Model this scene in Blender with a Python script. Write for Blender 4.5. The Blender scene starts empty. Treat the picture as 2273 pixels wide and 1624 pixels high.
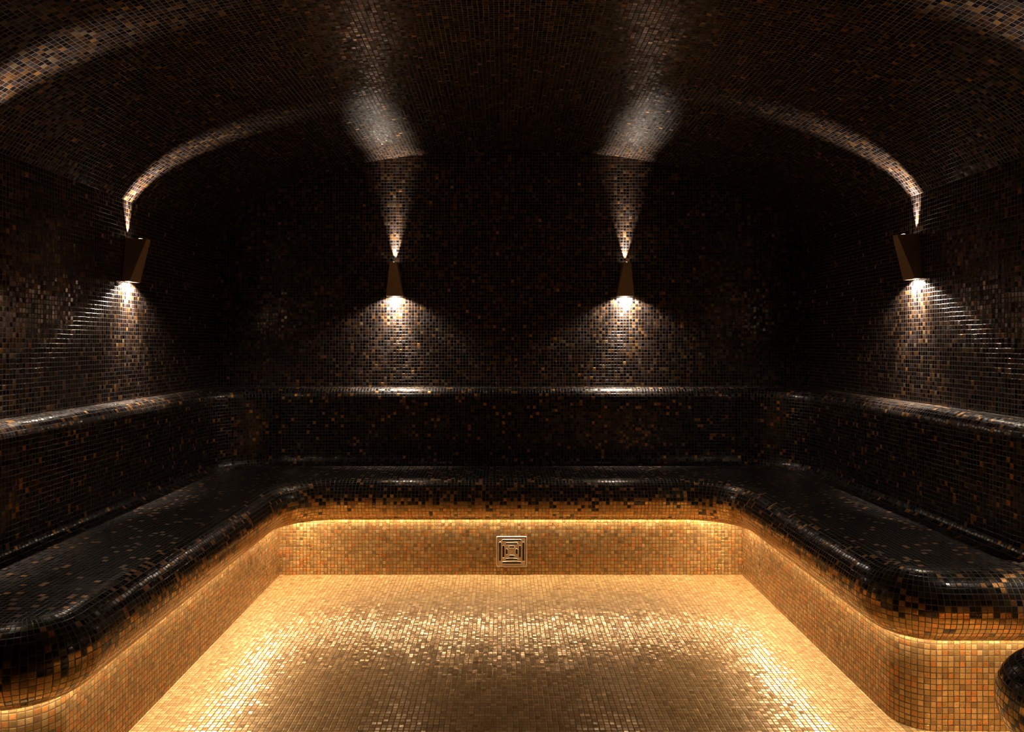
import bpy, bmesh, math, random
from mathutils import Vector, geometry

# ------------------------------------------------------------------ camera, world, exposure
S = bpy.context.scene
C = S.collection
random.seed(7)
cam_d = bpy.data.cameras.new('camera')
cam = bpy.data.objects.new('camera', cam_d); C.objects.link(cam)
cam.location = (0, 0, 1.104); cam.rotation_euler = (math.radians(90), 0, 0)
cam_d.sensor_width = 36; cam_d.lens = 1710 / 2273 * 36
cam_d.shift_x = 20.5 / 2273; cam_d.shift_y = -50 / 2273
cam_d.clip_start = 0.02
S.camera = cam
w = bpy.data.worlds.new('world'); S.world = w; w.use_nodes = True
w.node_tree.nodes['Background'].inputs[0].default_value = (0, 0, 0, 1)
w.node_tree.nodes['Background'].inputs[1].default_value = 0
S.view_settings.view_transform = 'Standard'; S.view_settings.look = 'None'
S.view_settings.gamma = 1; S.view_settings.use_curve_mapping = False
S.view_settings.exposure = 0.0
S.cycles.use_denoising = True; S.cycles.denoising_prefilter = 'NONE'
S.cycles.max_bounces = 8; S.cycles.diffuse_bounces = 4; S.cycles.glossy_bounces = 5
S.cycles.sample_clamp_indirect = 4.0
S.cycles.sample_clamp_direct = 0.0
S.cycles.blur_glossy = 0.3

UP_POWER, DOWN_POWER = 34.0, 30.0      # wall lamps, W
LED_STRENGTH = 130.0                  # strip under the bench lip
LED_COL = (1.0, 0.75, 0.46)
LAMP_COL = (1.0, 0.83, 0.66)

P = 0.0165                           # tile pitch
# plan of the room (x, y)
XL, XR, YB, YF = -1.567, 1.658, 4.199, -1.2
XC = (XL + XR) / 2
Z_SPRING, EA, EB, Z_APEX = 1.700, 1.65, 0.584, 2.160
Z_SEAT, Z_LEDGE = 0.46, 0.868

def ceil_z(x):
    return Z_APEX - EB * (1 - math.sqrt(max(0, 1 - ((x - XC) / EA) ** 2)))

# ------------------------------------------------------------------ materials
def new_mat(name):
    m = bpy.data.materials.new(name); m.use_nodes = True
    nt = m.node_tree
    for n in list(nt.nodes): nt.nodes.remove(n)
    out = nt.nodes.new('ShaderNodeOutputMaterial')
    return m, nt, out

class NB:
    def __init__(s, nt): s.nt = nt
    def link(s, a, b): s.nt.links.new(a, b)
    def put(s, sock, v):
        if isinstance(v, (int, float)): sock.default_value = v
        else: s.link(v, sock)
    def m(s, op, a, b=0.0, c=0.0, clamp=False):
        n = s.nt.nodes.new('ShaderNodeMath'); n.operation = op; n.use_clamp = clamp
        for i, v in enumerate((a, b, c)):
            s.put(n.inputs[i], v)
        return n.outputs[0]
    def step(s, x, lo, hi, out0=0.0, out1=1.0):
        n = s.nt.nodes.new('ShaderNodeMapRange'); n.interpolation_type = 'SMOOTHSTEP'
        s.put(n.inputs[0], x)
        for i, v in enumerate((lo, hi, out0, out1)): s.put(n.inputs[i + 1], v)
        return n.outputs[0]
    def mix(s, f, a, b, blend='MIX'):
        n = s.nt.nodes.new('ShaderNodeMix'); n.data_type = 'RGBA'; n.blend_type = blend
        s.put(n.inputs[0], f)
        for i, v in ((6, a), (7, b)):
            if isinstance(v, tuple): n.inputs[i].default_value = (*v[:3], 1)
            else: s.link(v, n.inputs[i])
        return n.outputs[2]
    def mixf(s, f, a, b):
        n = s.nt.nodes.new('ShaderNodeMix'); n.data_type = 'FLOAT'
        for i, v in ((0, f), (2, a), (3, b)): s.put(n.inputs[i], v)
        return n.outputs[0]
    def comb(s, x, y, z=0.0):
        n = s.nt.nodes.new('ShaderNodeCombineXYZ')
        for i, v in enumerate((x, y, z)): s.put(n.inputs[i], v)
        return n.outputs[0]
    def ramp(s, x, stops):
        n = s.nt.nodes.new('ShaderNodeValToRGB'); n.color_ramp.interpolation = 'CONSTANT'
        e = n.color_ramp.elements
        while len(e) > 1: e.remove(e[-1])
        acc = 0.0
        for i, (wgt, col) in enumerate(stops):
            col = col if isinstance(col, tuple) else (col, col, col)
            if i == 0: el = e[0]; el.position = 0
            else: el = e.new(acc)
            el.color = (*col, 1)
            acc += wgt
        s.link(x, n.inputs[0]); return n.outputs[0]

# palettes: (share, colour, metallic, sparkle)
DARK = [(.28, (.005, .0035, .0042), .0, 0), (.22, (.026, .019, .020), .1, 0), (.22, (.026, .012, .007), .3, 0),
        (.15, (.058, .029, .015), .35, 0), (.07, (.145, .068, .024), .4, 0), (.05, (.12, .085, .048), .3, 0),
        (.01, (.40, .20, .055), .8, 1)]
BACKP = [(.38, (.005, .004, .005), .0, 0), (.22, (.020, .016, .017), .1, 0), (.19, (.024, .013, .008), .4, 0),
        (.09, (.050, .027, .014), .5, 0), (.04, (.12, .06, .025), .6, 0), (.03, (.10, .075, .045), .4, 0),
        (.05, (.55, .26, .07), .9, 1)]
SEAT = [(.44, (.006, .005, .006), .0, 0), (.26, (.022, .019, .020), .1, 0), (.18, (.030, .020, .014), .3, 0),
        (.05, (.06, .048, .028), .5, 0), (.03, (.14, .075, .035), .6, 1), (.04, (.34, .17, .06), .85, 1)]
LIPTOP = [(.30, (.010, .008, .008), .0, 0), (.26, (.030, .023, .014), .4, 0), (.22, (.085, .065, .033), .6, 0),
          (.12, (.06, .034, .018), .5, 0), (.10, (.42, .21, .07), .85, 1)]
GOLD = [(.42, (.42, .275, .105), .75, 0), (.20, (.52, .35, .15), .7, 0), (.19, (.54, .25, .075), .75, 0),
        (.05, (.62, .33, .11), .85, 1), (.14, (.30, .19, .08), .7, 0)]
LIPLOW = [(.50, (.48, .31, .115), .7, 0), (.24, (.56, .28, .09), .7, 0), (.06, (.62, .33, .11), .85, 1),
          (.13, (.26, .165, .07), .6, 0), (.07, (.03, .02, .012), .2, 0)]  # lower lip rows: gold tiles, light from the bright floor partly painted in
FLOOR = [(.40, (.60, .40, .175), .3, 0), (.30, (.66, .455, .21), .3, 0), (.20, (.52, .34, .145), .35, 0), (.10, (.60, .375, .155), .35, 0)]

def mosaic(name, pal, grout, rough=.16, tilt=.05, bevel=.55, gw=.065, pal2=None, split=None, grout2=None, wob=.05, seed=0.0):
    m, nt, out = new_mat(name); b = NB(nt)
    uv0 = nt.nodes.new('ShaderNodeUVMap'); uv0.uv_map = 'UVMap'
    # tiles are laid by hand: the grid wanders slightly
    nz = nt.nodes.new('ShaderNodeTexNoise'); nz.inputs['Scale'].default_value = .22; nz.inputs['Detail'].default_value = 1.0
    b.link(uv0.outputs[0], nz.inputs['Vector'])
    sp = nt.nodes.new('ShaderNodeSeparateXYZ'); b.link(uv0.outputs[0], sp.inputs[0])
    sn = nt.nodes.new('ShaderNodeSeparateColor'); b.link(nz.outputs['Color'], sn.inputs[0])
    U = b.m('ADD', sp.outputs[0], b.m('MULTIPLY', b.m('SUBTRACT', sn.outputs[0], .5), wob * 4))
    V = b.m('ADD', sp.outputs[1], b.m('MULTIPLY', b.m('SUBTRACT', sn.outputs[1], .5), wob * 4))
    cu = b.m('FLOOR', U); cv = b.m('FLOOR', V)
    fx = b.m('SUBTRACT', b.m('SUBTRACT', U, cu), .5); fy = b.m('SUBTRACT', b.m('SUBTRACT', V, cv), .5)
    wn = nt.nodes.new('ShaderNodeTexWhiteNoise'); wn.noise_dimensions = '3D'
    b.link(b.comb(cu, cv, seed), wn.inputs['Vector'])
    r1 = wn.outputs['Value']
    wn2 = nt.nodes.new('ShaderNodeTexWhiteNoise'); wn2.noise_dimensions = '3D'
    b.link(b.comb(cu, cv, seed + 31.7), wn2.inputs['Vector'])
    s2 = nt.nodes.new('ShaderNodeSeparateColor'); b.link(wn2.outputs['Color'], s2.inputs[0])
    ra, rb, rc = s2.outputs[0], s2.outputs[1], s2.outputs[2]
    # each tile slightly off centre and of its own size
    fx = b.m('ADD', fx, b.m('MULTIPLY', b.m('SUBTRACT', rc, .5), .04))
    fy = b.m('ADD', fy, b.m('MULTIPLY', b.m('SUBTRACT', ra, .5), .04))
    ax = b.m('ABSOLUTE', fx); ay = b.m('ABSOLUTE', fy)
    half = .5 - gw
    mx = b.m('MAXIMUM', ax, ay)
    tile = b.step(mx, half - .012, half + .012, 1.0, 0.0)
    # slopes: rounded glass edge + tilt of the tile + faint ripple
    bx = b.m('MULTIPLY', b.m('SIGN', fx), b.step(ax, half - .09, half + .0, 0.0, bevel))
    by = b.m('MULTIPLY', b.m('SIGN', fy), b.step(ay, half - .09, half + .0, 0.0, bevel))
    rp = nt.nodes.new('ShaderNodeTexNoise'); rp.inputs['Scale'].default_value = 1.6; rp.inputs['Detail'].default_value = 2.0
    b.link(uv0.outputs[0], rp.inputs['Vector'])
    sr = nt.nodes.new('ShaderNodeSeparateColor'); b.link(rp.outputs['Color'], sr.inputs[0])
    def slope(bv, r, n):
        t = b.m('MULTIPLY', b.m('SUBTRACT', r, .5), 2 * tilt)
        t = b.m('ADD', t, b.m('MULTIPLY', b.m('SUBTRACT', n, .5), tilt * .9))
        return b.m('MULTIPLY', b.m('ADD', bv, t), tile)
    sx = slope(bx, rb, sr.outputs[0]); sy = slope(by, ra, sr.outputs[1])
    vn = nt.nodes.new('ShaderNodeVectorMath'); vn.operation = 'NORMALIZE'
    b.link(b.comb(sx, sy, 1.0), vn.inputs[0])
    va = nt.nodes.new('ShaderNodeVectorMath'); va.operation = 'MULTIPLY_ADD'
    b.link(vn.outputs[0], va.inputs[0]); va.inputs[1].default_value = (.5, .5, .5); va.inputs[2].default_value = (.5, .5, .5)
    nm = nt.nodes.new('ShaderNodeNormalMap'); nm.uv_map = 'UVMap'; b.link(va.outputs[0], nm.inputs['Color'])
    def palette(p):
        return (b.ramp(r1, [(x[0], x[1]) for x in p]), b.ramp(r1, [(x[0], float(x[2])) for x in p]),
                b.ramp(r1, [(x[0], float(x[3])) for x in p]))
    col, met, spk = palette(pal)
    gcol = grout
    if pal2:
        c2, m2, k2 = palette(pal2)
        # rows below the split line are a golden mix with floor glow put into its colour; ragged border
        f = b.m('GREATER_THAN', b.m('ADD', b.m('ADD', cv, .5), b.m('MULTIPLY', b.m('SUBTRACT', rc, .5), 3.2)), split)
        col = b.mix(f, col, c2); met = b.mixf(f, met, m2); spk = b.mixf(f, spk, k2)
        if grout2: gcol = b.mix(b.m('GREATER_THAN', V, split), grout, grout2)
    # clouding inside the glass, sparkle flakes in the copper tiles
    fn = nt.nodes.new('ShaderNodeTexNoise'); fn.inputs['Scale'].default_value = 3.0; fn.inputs['Detail'].default_value = 3.0
    b.link(uv0.outputs[0], fn.inputs['Vector'])
    val = b.m('MULTIPLY_ADD', fn.outputs['Fac'], .9, .55)
    val = b.m('MULTIPLY', val, b.m('MULTIPLY_ADD', rc, .5, .75))
    fl = nt.nodes.new('ShaderNodeTexNoise'); fl.inputs['Scale'].default_value = 9.0; fl.inputs['Detail'].default_value = 1.0
    b.link(uv0.outputs[0], fl.inputs['Vector'])
    flake = b.step(fl.outputs['Fac'], .42, .66, .35, 1.9)
    val = b.m('MULTIPLY', val, b.mixf(spk, 1.0, flake))
    col = b.mix(1.0, col, b.comb(val, val, val), 'MULTIPLY')
    if isinstance(gcol, tuple): final = b.mix(tile, gcol, col)
    else: final = b.mix(tile, gcol, col)
    bs = nt.nodes.new('ShaderNodeBsdfPrincipled')
    b.link(final, bs.inputs['Base Color'])
    b.link(b.m('MULTIPLY', met, tile), bs.inputs['Metallic'])
    b.link(b.mixf(tile, .6, b.mixf(spk, b.m('MULTIPLY_ADD', rb, rough * .7, rough * .65), .42)), bs.inputs['Roughness'])
    bs.inputs['IOR'].default_value = 1.5
    b.link(nm.outputs[0], bs.inputs['Normal'])
    b.link(bs.outputs[0], out.inputs[0])
    return m

GR_D = (.075, .058, .045)
GR_G = (.05, .03, .015)
M_WALL = mosaic('dark_wall_mosaic', DARK, GR_D, seed=1, rough=.2, tilt=.055, bevel=.85, gw=.05)
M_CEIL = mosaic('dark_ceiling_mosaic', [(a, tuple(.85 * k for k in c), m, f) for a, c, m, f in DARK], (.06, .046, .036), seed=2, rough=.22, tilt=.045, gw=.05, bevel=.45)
M_SEAT = mosaic('dark_seat_mosaic', SEAT, (.024, .019, .015), seed=3, rough=.16, tilt=.03, bevel=.25, gw=.045)
M_BACK = mosaic('dark_backrest_mosaic', BACKP, (.06, .048, .039), seed=4, rough=.26, tilt=.05, bevel=.6, gw=.05)
M_LIP = mosaic('seat_lip_mosaic', LIPTOP, (.04, .03, .024), seed=5, rough=.2, tilt=.03, bevel=.35, pal2=LIPLOW, split=9.0, grout2=(.03, .018, .009), wob=.03)
M_GOLD = mosaic('gold_riser_mosaic', GOLD, GR_G, seed=6, rough=.3, tilt=.04, wob=.02, gw=.075)
M_FLOOR = mosaic('gold_floor_mosaic', FLOOR, (.085, .042, .018), seed=7, rough=.19, tilt=.05, gw=.07, wob=.02)

def plain(name, col, metal=0, rough=.5, emit=None, strength=0):
    m, nt, out = new_mat(name)
    bs = nt.nodes.new('ShaderNodeBsdfPrincipled')
    bs.inputs['Base Color'].default_value = (*col, 1); bs.inputs['Metallic'].default_value = metal
    bs.inputs['Roughness'].default_value = rough
    if emit:
        bs.inputs['Emission Color'].default_value = (*emit, 1); bs.inputs['Emission Strength'].default_value = strength
    nt.links.new(bs.outputs[0], out.inputs[0])
    return m
def brushed(name, col, rough):
    m, nt, out = new_mat(name); b = NB(nt)
    bs = nt.nodes.new('ShaderNodeBsdfPrincipled')
    tc = nt.nodes.new('ShaderNodeTexCoord')
    nz = nt.nodes.new('ShaderNodeTexNoise'); nz.inputs['Scale'].default_value = 90; nz.inputs['Detail'].default_value = 3
    b.link(tc.outputs['Object'], nz.inputs['Vector'])
    v = b.m('MULTIPLY_ADD', nz.outputs['Fac'], .5, .75)
    b.link(b.mix(1.0, col, b.comb(v, v, v), 'MULTIPLY'), bs.inputs['Base Color'])
    b.link(b.m('MULTIPLY_ADD', nz.outputs['Fac'], .2, rough - .1), bs.inputs['Roughness'])
    bs.inputs['Metallic'].default_value = 1
    b.link(bs.outputs[0], out.inputs[0]); return m
M_LAMP = plain('matt_bronze_brown_lamp_paint', (.22, .145, .085), 0, .65)
M_LAMPIN = plain('lamp_inner_reflector', (.5, .45, .4), 0, .4)
M_LENS = plain('lamp_lens_lit', (.8, .8, .8), 0, .3, LAMP_COL, 9)
M_LENSB = plain('lamp_lower_lens_lit', (.8, .8, .8), 0, .3, LAMP_COL, 70)
M_LED = plain('led_strip_lit', (.8, .7, .5), 0, .4, LED_COL, LED_STRENGTH)
M_STEEL = brushed('steel_grate', (.78, .62, .46), .5)
M_STEELEDGE = brushed('steel_polished_edge', (.85, .74, .64), .42)
M_DARKPIPE = plain('dark_drain_inside', (.012, .008, .006), 0, .6)
M_SCREW = brushed('steel_screw', (.7, .6, .5), .25)

# ------------------------------------------------------------------ mesh helpers
class MB:
    """mesh collector with uv (in tile units) and material slots"""
    def __init__(s): s.v = []; s.f = []; s.uv = []; s.mi = []; s.sm = []
    def face(s, pts, uvs=None, mi=0, smooth=True):
        i = len(s.v); s.v += [tuple(p) for p in pts]; s.f.append(tuple(range(i, i + len(pts))))
        s.uv.append(uvs or [(0, 0)] * len(pts)); s.mi.append(mi); s.sm.append(smooth)
    def grid(s, rows, uvrows, mi=0, smooth=True):
        """rows[i][j] -> shared vertices"""
        n, m = len(rows), len(rows[0]); i0 = len(s.v)
        for r in rows: s.v += [tuple(p) for p in r]
        for i in range(n - 1):
            for j in range(m - 1):
                a = [(i, j), (i, j + 1), (i + 1, j + 1), (i + 1, j)]
                s.f.append(tuple(i0 + p * m + q for p, q in a)); s.uv.append([uvrows[p][q] for p, q in a])
                s.mi.append(mi); s.sm.append(smooth)
    def build(s, name, mats, parent=None, flip=False):
        me = bpy.data.meshes.new(name)
        f = [tuple(reversed(x)) for x in s.f] if flip else s.f
        uvs = [list(reversed(x)) for x in s.uv] if flip else s.uv
        me.from_pydata(s.v, [], f)
        ul = me.uv_layers.new(name='UVMap')
        k = 0
        for u in uvs:
            for q in u: ul.data[k].uv = q; k += 1
        me.polygons.foreach_set('material_index', s.mi); me.polygons.foreach_set('use_smooth', s.sm)
        if not isinstance(mats, (list, tuple)): mats = [mats]
        for m in mats: me.materials.append(m)
        me.update()
        o = bpy.data.objects.new(name, me); C.objects.link(o)
        if parent: o.parent = parent
        return o
def tag(o, label=None, cat=None, group=None, kind=None):
    for k, v in (('label', label), ('category', cat), ('group', group), ('kind', kind)):
        if v: o[k] = v
    return o
def empty(name, loc=(0, 0, 0), rz=0):
    o = bpy.data.objects.new(name, None); C.objects.link(o); o.location = loc; o.rotation_euler = (0, 0, rz)
    o.empty_display_size = .1
    return o

def path(segs, step=.02):
    """segs: ('L',(x0,y0),(x1,y1),(nx,ny)) or ('A',(cx,cy),r,a0,a1,sgn) ; sgn=+1 normal away from the centre, -1 towards it.
    returns list of runs? -> one list of (x,y,nx,ny,u)"""
    out = []; u = 0
    for sg in segs:
        if sg[0] == 'L':
            a, bb, n = Vector(sg[1]), Vector(sg[2]), sg[3]
            L = (bb - a).length; k = max(1, int(L / .06))
            pts = [(*(a.lerp(bb, i / k)), *n, u + L * i / k) for i in range(k + 1)]; u += L
        else:
            _, c, r, a0, a1, sgn = sg
            a0, a1 = math.radians(a0), math.radians(a1); L = abs(a1 - a0) * r; k = 20
            pts = []
            for i in range(k + 1):
                t = a0 + (a1 - a0) * i / k
                pts.append((c[0] + r * math.cos(t), c[1] + r * math.sin(t), sgn * math.cos(t), sgn * math.sin(t), u + L * i / k))
            u += L
        if out and abs(out[-1][2] - pts[0][2]) + abs(out[-1][3] - pts[0][3]) < 1e-4: pts = pts[1:]
        out += pts
    return out
def runs(pp):
    """cut a path where its normal jumps (sharp corners)"""
    r = [[pp[0]]]
    for a, b in zip(pp, pp[1:]):
        if abs(a[2] * b[2] + a[3] * b[3]) < .5: r.append([b])
        else: r[-1].append(b)
    return r
def arclen(prof):
    L = [0]
    for a, b in zip(prof, prof[1:]): L.append(L[-1] + math.hypot(a[0] - b[0], a[1] - b[1]))
    return L
def sweep(mb, pp, prof, mi=0, v0=0.0, u0=0.0):
    L = arclen(prof)
    rows = [[(x + nx * o, y + ny * o, z) for (x, y, nx, ny, u) in pp] for (o, z) in prof]
    uvr = [[((u + u0) / P, (l + v0) / P) for (x, y, nx, ny, u) in pp] for l in L]
    mb.grid(rows, uvr, mi)
def off(pp, o): return [(x + nx * o, y + ny * o) for (x, y, nx, ny, u) in pp]
def fill(mb, outline, z, mi=0):
    pts = [outline[0]]
    for p in outline[1:]:
        if math.hypot(p[0] - pts[-1][0], p[1] - pts[-1][1]) > 1e-4: pts.append(p)
    tri = geometry.tessellate_polygon([[Vector((x, y, 0)) for x, y in pts]])
    i0 = len(mb.v); mb.v += [(x, y, z) for x, y in pts]
    for t in tri:
        a, b, c = [Vector(pts[k]) for k in t]
        if (b - a).cross(c - a) < 0: t = (t[0], t[2], t[1])
        mb.f.append(tuple(i0 + k for k in t)); mb.uv.append([(pts[k][0] / P, pts[k][1] / P) for k in t])
        mb.mi.append(mi); mb.sm.append(True)
def fix_normals(o, inward_point):
    """turn faces so that they look towards a point of the room"""
    bm = bmesh.new(); bm.from_mesh(o.data)
    for f in bm.faces:
        if f.normal.dot(Vector(inward_point) - f.calc_center_median()) < 0: f.normal_flip()
    bm.to_mesh(o.data); bm.free()

# ------------------------------------------------------------------ the room
def quad_wall(name, p0, du, dv, Lu, Lv, mat, u0=0, v0=0):
    mb = MB(); n = max(1, int(Lu / .5)); m = max(1, int(Lv / .5))
    rows = []; uvr = []
    for j in range(m + 1):
        rows.append([tuple(Vector(p0) + Vector(du) * (Lu * i / n) + Vector(dv) * (Lv * j / m)) for i in range(n + 1)])
        uvr.append([((u0 + Lu * i / n) / P, (v0 + Lv * j / m) / P) for i in range(n + 1)])
    mb.grid(rows, uvr); o = mb.build(name, mat); fix_normals(o, (0, 1.5, 1.0))
    sd = o.modifiers.new('thickness', 'SOLIDIFY'); sd.thickness = .08; sd.offset = -1; sd.use_rim = False
    return tag(o, kind='structure')
quad_wall('floor', (XL, YF, 0), (1, 0, 0), (0, 1, 0), XR - XL, YB - YF, M_FLOOR, u0=.004)
quad_wall('wall_left', (XL, YF, 0), (0, 1, 0), (0, 0, 1), YB - YF, Z_SPRING + .004, M_WALL)
quad_wall('wall_right', (XR, YF, 0), (0, 1, 0), (0, 0, 1), YB - YF, Z_SPRING + .004, M_WALL, u0=3.3)
def arch_wall(name, y, u0):
    mb = MB(); n = 60
    xs = [XL + (XR - XL) * i / n for i in range(n + 1)]
    rows = [[(x, y, 0) for x in xs], [(x, y, Z_SPRING) for x in xs], [(x, y, max(Z_SPRING, ceil_z(x)) + .003) for x in xs]]
    uvr = [[((p[0] + u0) / P, p[2] / P) for p in r] for r in rows]
    mb.grid(rows, uvr, smooth=False); o = mb.build(name, M_WALL); fix_normals(o, (0, 1.5, 1.0))
    sd = o.modifiers.new('thickness', 'SOLIDIFY'); sd.thickness = .08; sd.offset = -1; sd.use_rim = False
    tag(o, kind='structure')
arch_wall('wall_back', YB, 7.0)
arch_wall('wall_front', YF, 11.0)
mb = MB(); n = 64
prof = []
for i in range(n + 1):
    t = -1 + 2 * i / n
    x = XC + (XR - XL) / 2 * math.sin(t * math.pi / 2) if False else XC + (XR - XL) / 2 * t
    prof.append((x, ceil_z(x)))
L = arclen(prof)
ys = [YF + (YB - YF) * j / 12 for j in range(13)]
mb.grid([[(x, y, z) for y in ys] for x, z in prof], [[(y / P, l / P) for y in ys] for l in L])
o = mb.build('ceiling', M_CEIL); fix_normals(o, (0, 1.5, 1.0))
sd = o.modifiers.new('thickness', 'SOLIDIFY'); sd.thickness = .08; sd.offset = -1; sd.use_rim = False
tag(o, kind='structure')

# ------------------------------------------------------------------ benches
RL = .10        # radius of the rounded seat edge
def lip_profile():
    pr = []
    for i in range(25):                       # top -> nose -> underside
        a = math.radians(90 + (245 - 90) * i / 24)
        pr.append((RL + RL * math.cos(a), Z_SEAT - RL + RL * math.sin(a)))
    pr += [(.066, .285), (.066, .305)]
    return pr
LIP = lip_profile()
def bench(name, label, nose, riser, seat_outer, seed_u):
    root = empty(name); tag(root, label, 'bench')
    npth, rpth = path(nose), path(riser)
    mb = MB()
    sweep(mb, npth, LIP, 0, 0, seed_u)
    sweep(mb, npth, [(.066, .305), (.188, .305)], 0, .5, seed_u)
    fill(mb, off(npth, RL) + seat_outer, Z_SEAT, 1)
    o = mb.build('seat', [M_LIP, M_SEAT], root)
    mb = MB()
    u = 0
    for rn in runs(rpth):
        sweep(mb, rn, [(0, 0), (0, .15), (0, .306)], 0, 0, .006)
    r = mb.build('riser', M_GOLD, root)
    r['label'] = 'gold mosaic riser'
    return root, npth, o, r

BL, BR, BB = XL + .001, XR - .001, YB - .001
noseA = [('L', (BL, 1.69), (-1.165, 1.69), (0, 1)), ('A', (-1.165, 1.88), .19, -90, 0, -1),
         ('L', (-.975, 1.88), (-.975, 3.389), (-1, 0)), ('A', (-.775, 3.389), .2, 180, 90, 1),
         ('L', (-.775, 3.589), (.852, 3.589), (0, 1)), ('A', (.852, 3.389), .2, 90, 0, 1),
         ('L', (1.052, 3.389), (1.052, 2.295), (1, 0)), ('A', (1.242, 2.295), .19, 180, 270, -1),
         ('L', (1.242, 2.105), (BR, 2.105), (0, 1))]
riserA = [('L', (BL, 1.78), (-1.165, 1.78), (0, 1)), ('A', (-1.165, 1.88), .10, -90, 0, -1),
          ('L', (-1.065, 1.88), (-1.065, 3.679), (-1, 0)),
          ('L', (-1.065, 3.679), (1.142, 3.679), (0, 1)),
          ('L', (1.142, 3.679), (1.142, 2.295), (1, 0)), ('A', (1.242, 2.295), .10, 180, 270, -1),
          ('L', (1.242, 2.195), (BR, 2.195), (0, 1))]
benchA, noseApath, seatA, riserAo = bench('tiled_bench',
    'U-shaped mosaic bench along three walls, dark seat with thick rounded edge and gold base',
    noseA, riserA, [(BR, BB), (BL, BB)], 0)
noseB = [('L', (BR, 1.745), (1.216, 1.745), (0, -1)), ('A', (1.216, 1.555), .19, 90, 180, -1),
         ('L', (1.026, 1.555), (1.026, .25), (1, 0)), ('A', (1.216, .25), .19, 180, 270, -1),
         ('L', (1.216, .06), (BR, .06), (0, 1))]
riserB = [('L', (BR, 1.655), (1.216, 1.655), (0, -1)), ('A', (1.216, 1.555), .10, 90, 180, -1),
          ('L', (1.116, 1.555), (1.116, .25), (1, 0)), ('A', (1.216, .25), .10, 180, 270, -1),
          ('L', (1.216, .15), (BR, .15), (0, 1))]
benchB, noseBpath, seatB, riserBo = bench('tiled_bench',
    'rounded end of a second dark mosaic bench at the lower right, nearest the viewer', noseB, riserB, [], 1.3)
for b_ in (benchA, benchB): b_['group'] = 'mosaic benches'

# backrest with a rounded ledge
backA = [('L', (-1.478, 1.78), (-1.478, 3.75), (-1, 0)), ('A', (-1.128, 3.75), .35, 180, 90, 1),
         ('L', (-1.128, 4.10), (1.197, 4.10), (0, 1)), ('A', (1.197, 3.75), .35, 90, 0, 1),
         ('L', (1.547, 3.75), (1.547, 2.195), (1, 0))]
bp = path(backA)
RR, RCV = .056, .050
pr = [(RR, Z_LEDGE)] + [(RR + RR * math.cos(math.radians(a)), Z_LEDGE - RR + RR * math.sin(math.radians(a))) for a in range(99, 181, 9)]
pr += [(0, .75), (0, .6), (0, Z_SEAT + RCV)]
pr += [(-RCV + RCV * math.cos(math.radians(-a)), Z_SEAT + RCV + RCV * math.sin(math.radians(-a))) for a in range(10, 91, 10)]
mb = MB()
sweep(mb, bp, pr, 0, .005, .003)
fill(mb, off(bp, RR) + [(BR, 2.195), (BR, BB), (BL, BB), (BL, 1.78)], Z_LEDGE, 0)
for (x0, x1, y) in ((-1.478, BL, 1.78), (1.547, BR, 2.195)):      # the two ends
    sg = 1 if x1 > x0 else -1
    pts = [(x0 + sg * o, y, z) for o, z in pr] + [(x1, y, Z_SEAT), (x1, y, Z_LEDGE)]
    mb.face(pts, [(p[0] / P, p[2] / P) for p in pts], 0, False)
back = mb.build('backrest', M_BACK, benchA)

# consistent normals: look away from the masonry
def orient(o, ref):
    bm = bmesh.new(); bm.from_mesh(o.data)
    for f in bm.faces:
        c = f.calc_center_median()
        if f.normal.dot(ref(c)) < 0: f.normal_flip()
    bm.to_mesh(o.data); bm.free()
def nearest(pp, c):
    return min(pp, key=lambda q: (q[0] - c.x) ** 2 + (q[1] - c.y) ** 2)
def ref_lip(pp):
    def f(c):
        q = nearest(pp, c); o_ = (c.x - q[0]) * q[2] + (c.y - q[1]) * q[3]
        if c.z > Z_SEAT - .0005: return Vector((0, 0, 1))
        if .3049 < c.z < .3051 : return Vector((0, 0, -1))
        dz = c.z - (Z_SEAT - RL); do = o_ - RL
        if c.z < .2999 and o_ > .06: return Vector((q[2], q[3], 0))
        return Vector((q[2] * do, q[3] * do, dz))
    return f
orient(seatA, ref_lip(noseApath)); orient(seatB, ref_lip(noseBpath))
orient(riserAo, lambda c: Vector((-nearest(path(riserA), c)[2], -nearest(path(riserA), c)[3], 0)) if False else (Vector((0, 2.6, 0)) - Vector((c.x, c.y, 0)) if c.y > 2.3 or abs(c.x) < 1.16 and c.y > 2.0 else Vector((0, -1, 0)) + Vector((-.5 if c.x > 0 else .5, 0, 0))))
orient(riserBo, lambda c: Vector((c.x, c.y, 0)) - Vector((1.5, .9, 0)) )
def ref_back(c):
    if c.z > Z_LEDGE - .0005: return Vector((0, 0, 1))
    q = nearest(bp, c); return Vector((-q[2], -q[3], .5))
orient(back, ref_back)

# ------------------------------------------------------------------ light strips under the rounded edges
def strip(pp, label):
    mb = MB(); k = 6; r = .006
    prof = [(.078 + r * math.cos(2 * math.pi * i / k), .279 + r * math.sin(2 * math.pi * i / k)) for i in range(k + 1)]
    sweep(mb, pp, prof)
    o = mb.build('light_strip', M_LED); fixn(o, pp)
    return tag(o, label, 'strip light', 'warm strip lights under the seat edges')
def fixn(o, pp):
    bm = bmesh.new(); bm.from_mesh(o.data); bmesh.ops.remove_doubles(bm, verts=bm.verts, dist=1e-5)
    bmesh.ops.recalc_face_normals(bm, faces=bm.faces); bm.to_mesh(o.data); bm.free()
strip(noseApath, 'warm glowing light strip running under the edge of the U-shaped bench')
strip(noseBpath, 'light strip hidden under the edge of the bench at lower right')

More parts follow.
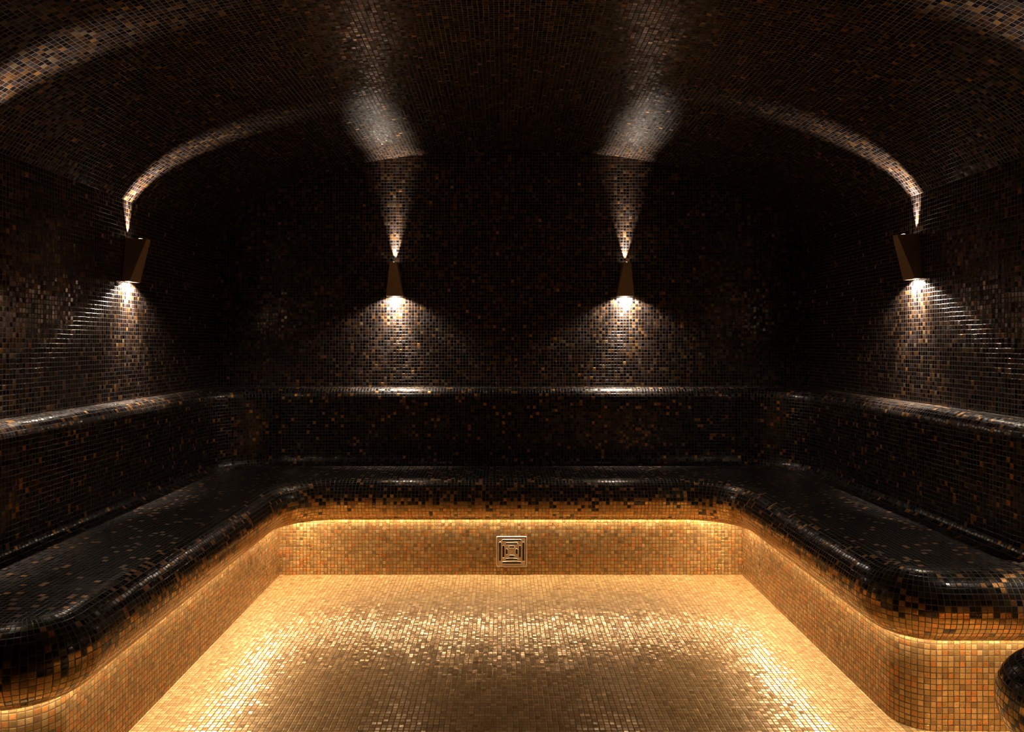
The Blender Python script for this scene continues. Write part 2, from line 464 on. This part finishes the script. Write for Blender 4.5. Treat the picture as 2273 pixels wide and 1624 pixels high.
# ------------------------------------------------------------------ wall lamps
LAMP_Z0, LAMP_Z1 = 1.360, 1.538
def make_lamp():
    """wedge lamp; local frame: wall at x=0, room towards +x, y along the wall, z up from the lamp's base"""
    root = empty('wall_lamp')
    H = LAMP_Z1 - LAMP_Z0; t = .003
    def ring(z, dx, wy, inset):
        g = inset
        return [(0.0 + g, -wy + g, z), (dx - g, -wy + g, z), (dx - g, wy - g, z), (0.0 + g, wy - g, z)]
    bo, to = ring(0, .031, .0465, 0), ring(H, .089, .0180, 0)
    to = [(x, y, z + (.004 if x < .01 else 0)) for x, y, z in to]
    bi, ti = ring(0, .031, .0465, t), ring(H, .089, .0180, t)
    ti = [(x, y, z + (.004 if x < .01 else 0)) for x, y, z in ti]
    bi2, ti2 = [(x, y, .012) for x, y, z in ring(0, .034, .0445, t)], [(x, y, H - .012) for x, y, z in ring(0, .085, .0197, t)]
    mb = MB()
    def loop(a, b, mi=0):
        for i in range(4):
            j = (i + 1) % 4; mb.face([a[i], a[j], b[j], b[i]], None, mi, False)
    loop(bo, to); loop(to, ti); loop(ti, ti2, 1); loop(bi2, bi, 1); loop(bi, bo)
    mb.face(ti2, None, 1, False); mb.face(list(reversed(bi2)), None, 1, False)
    o = mb.build('housing', [M_LAMP, M_LAMPIN], root)
    bm = bmesh.new(); bm.from_mesh(o.data); bmesh.ops.remove_doubles(bm, verts=bm.verts, dist=1e-5)
    bmesh.ops.recalc_face_normals(bm, faces=bm.faces); bm.to_mesh(o.data); bm.free()
    bv = o.modifiers.new('soft_edges', 'BEVEL'); bv.width = .0012; bv.segments = 2; bv.limit_method = 'ANGLE'
    # lenses: a small dome on top, a disc below
    def dome(name, cx, z, rx, ry, h, mat=M_LENS):
        mb = MB(); n = 20; rows = []
        for k in range(5):
            a = math.pi / 2 * k / 4
            rows.append([(cx + rx * math.cos(a) * math.cos(2 * math.pi * i / n), ry * math.cos(a) * math.sin(2 * math.pi * i / n), z + h * math.sin(a)) for i in range(n + 1)])
        mb.grid(rows, [[(0, 0)] * (n + 1)] * 5)
        d = mb.build(name, mat, root)
        bm = bmesh.new(); bm.from_mesh(d.data); bmesh.ops.remove_doubles(bm, verts=bm.verts, dist=1e-5)
        bmesh.ops.recalc_face_normals(bm, faces=bm.faces); bm.to_mesh(d.data); bm.free()
        d['label'] = 'lit lens'
    dome('lens', .052, H - .011, .028, .013, .0155)
    dome('lens', .016, .012, .010, .020, -.006, M_LENSB)
    return root, H
def lamp_lights(root, H):
    def spot(nm, loc, power, half, blend, sc, tilt, rad):
        d = bpy.data.lights.new(nm, 'SPOT'); d.energy = power; d.color = LAMP_COL
        d.spot_size = math.radians(2 * half); d.spot_blend = blend; d.shadow_soft_size = rad
        o = bpy.data.objects.new(nm, d); C.objects.link(o); o.parent = root
        o.location = loc; o.rotation_euler = tilt; o.scale = (*sc, 1)
        return o
    # upward fan: narrow along the wall, wide out into the room
    spot('up_light', (.030, 0, H + .0058), UP_POWER, 46, .9, (1, .26), (math.radians(180), math.radians(18), 0), .003)
    spot('up_light', (.020, 0, H + .0058), UP_POWER * .9, 32, .8, (1, .52), (math.radians(180), math.radians(-6), 0), .002)
    spot('up_light', (.012, 0, H + .0058), UP_POWER * .35, 16, .7, (1, .5), (math.radians(180), math.radians(-3), 0), .002)
    spot('down_light', (.015, 0, .004), DOWN_POWER, 72, .25, (.27, 1), (0, math.radians(26), 0), .003)
    spot('down_light', (.015, 0, .004), DOWN_POWER * 2.5, 36, .9, (.85, 1), (0, math.radians(11), 0), .003)
    spot('down_light', (.018, 0, .002), DOWN_POWER * .10, 76, .5, (1, 1), (0, math.radians(-8), 0), .006)
lamps = [('left of the two wedge wall lamps on the back wall', (-.5855, YB, 0), -90),
         ('right of the two wedge wall lamps on the back wall', (.666, YB, 0), -90),
         ('dark wedge wall lamp on the left side wall', (XL, 3.217, 0), 0),
         ('dark wedge wall lamp on the right side wall', (XR, 3.085, 0), 180),
         ('wedge wall lamp on the left side wall, nearer the viewer', (XL, 2.20, 0), 0),
         ('wedge wall lamp on the right side wall, nearer the viewer', (XR, 2.0, 0), 180)]
proto, H = make_lamp()
for i, (lab, loc, rz) in enumerate(lamps):
    if i == 0: r = proto
    else:
        r = proto.copy(); C.objects.link(r)
        for ch in [c for c in proto.children if c.type == 'MESH']:
            c = ch.copy(); C.objects.link(c); c.parent = r
    r.location = (loc[0], loc[1], LAMP_Z0); r.rotation_euler = (0, 0, math.radians(rz))
    tag(r, lab, 'wall lamp', 'up and down wall lamps')
for r in [o for o in list(C.objects) if o.name.startswith('wall_lamp')]:
    lamp_lights(r, H)

# ------------------------------------------------------------------ square grate on the back riser
def rrect(cx, cz, hw, hh, r, n=6):
    pts = []
    for qx, qz, a0 in ((1, 1, 0), (-1, 1, 90), (-1, -1, 180), (1, -1, 270)):
        for i in range(n + 1):
            a = math.radians(a0 + 90 * i / n)
            pts.append((cx + qx * (hw - r) + r * math.cos(a), cz + qz * (hh - r) + r * math.sin(a)))
    return pts
gr = empty('drain_grate', (.0425, 3.6785, .1115)); tag(gr, 'square slotted metal grate set into the gold riser at the back', 'grate')
HS = .0735
def ring_band(mb, a, ya, b, yb, mi=0, smooth=False):
    n = len(a)
    for i in range(n):
        j = (i + 1) % n
        mb.face([(a[i][0], ya, a[i][1]), (a[j][0], ya, a[j][1]), (b[j][0], yb, b[j][1]), (b[i][0], yb, b[i][1])], None, mi, smooth)
def finish(o):
    bm = bmesh.new(); bm.from_mesh(o.data); bmesh.ops.remove_doubles(bm, verts=bm.verts, dist=1e-6)
    bmesh.ops.recalc_face_normals(bm, faces=bm.faces); bm.to_mesh(o.data); bm.free()
# frame
mb = MB()
o0, o1, i1, i0 = rrect(0, 0, HS, HS, .008), rrect(0, 0, HS - .0015, HS - .0015, .007), rrect(0, 0, HS - .0052, HS - .0052, .0045), rrect(0, 0, HS - .0058, HS - .0058, .004)
ring_band(mb, o0, 0, o0, -.0035); ring_band(mb, o0, -.0035, o1, -.0048); ring_band(mb, o1, -.0048, i1, -.0048)
ring_band(mb, i1, -.0048, i0, -.0035); ring_band(mb, i0, -.0035, i0, -.001)
fr = mb.build('frame', M_STEELEDGE, gr); finish(fr)
fr['label'] = 'polished frame'
# plate with slots
slots = []     # cx, cz, half length x, half length z
u = HS * 2 / 795
SW = 24 * u
for dz, hl in ((287, 247), (200, 158), (118, 72)):
    for s in (1, -1):
        slots.append((0, s * dz * u * 1.0, hl * u, SW)); slots.append((s * (dz + 6) * u * 1.03, 0, SW, hl * u))
bmP = bmesh.new()
def addloop(pts, y):
    vs = [bmP.verts.new((x, y, z)) for x, z in pts]
    return [bmP.edges.new((vs[i], vs[(i + 1) % len(vs)])) for i in range(len(vs))]
outer = rrect(0, 0, HS - .0078, HS - .0078, .003)
E = addloop(outer, -.0042)
R = .0011
rims = []
for cx, cz, hx, hz in slots:
    hx2, hz2 = (hx, hz)
    rr = min(hx2, hz2)
    big = rrect(cx, cz, hx2 + R, hz2 + R, rr + R - 1e-5); rims.append((cx, cz, hx2, hz2, rr, big))
    E += addloop(big, -.0042)
bmesh.ops.triangle_fill(bmP, edges=E, use_beauty=True, use_dissolve=False)
me = bpy.data.meshes.new('plate'); 
for f in bmP.faces:
    if f.normal.y > 0: f.normal_flip()
bmP.to_mesh(me); bmP.free(); me.materials.append(M_STEEL)
pl = bpy.data.objects.new('plate', me); C.objects.link(pl); pl.parent = gr
mb = MB()
ring_band(mb, outer, -.0042, outer, -.001)
rm = mb.build('plate_edge', M_STEELEDGE, pl)
mb = MB()
for cx, cz, hx, hz, rr, big in rims:
    mid = rrect(cx, cz, hx + R * .45, hz + R * .45, rr + R * .45 - 1e-5); sm = rrect(cx, cz, hx, hz, rr - 1e-5)
    ring_band(mb, big, -.0042, mid, -.0050, smooth=True); ring_band(mb, mid, -.0050, sm, -.0040, smooth=True); ring_band(mb, sm, -.0040, sm, -.0015)
rm = mb.build('slot_rim', M_STEELEDGE, pl); rm['label'] = 'bright raised slot rims'
mb = MB(); bk = rrect(0, 0, HS - .006, HS - .006, .003)
mb.face([(x, -.0012, z) for x, z in bk], None, 0, False)
bb = mb.build('backing', M_DARKPIPE, gr); bb['label'] = 'dark inside behind the slots'
# faint diagonal embossed line of marks in the centre
mb = MB()
for k in range(9):
    t = (k - 4) * .0022; c = Vector((t * .78 + .0002, t * 1.0)); d = Vector((.78, 1)).normalized(); q = Vector((-d.y, d.x))
    a = .0007 if k % 2 else .0009; l = .0014 if k % 3 else .0011
    pts = [c + d * a * sx_ + q * l * sz_ for sx_, sz_ in ((-1, -1), (1, -1), (1, 1), (-1, 1))]
    for y0, y1, g in ((-.0042, -.0046, None),):
        lo = [(p.x, -.0042, p.y) for p in pts]; hi = [(p.x, -.0046, p.y) for p in pts]
        mb.face(hi, None, 0, False)
        for i in range(4): mb.face([lo[i], lo[(i + 1) % 4], hi[(i + 1) % 4], hi[i]], None, 0, False)
em = mb.build('embossed_mark', M_STEELEDGE, pl); finish(em)
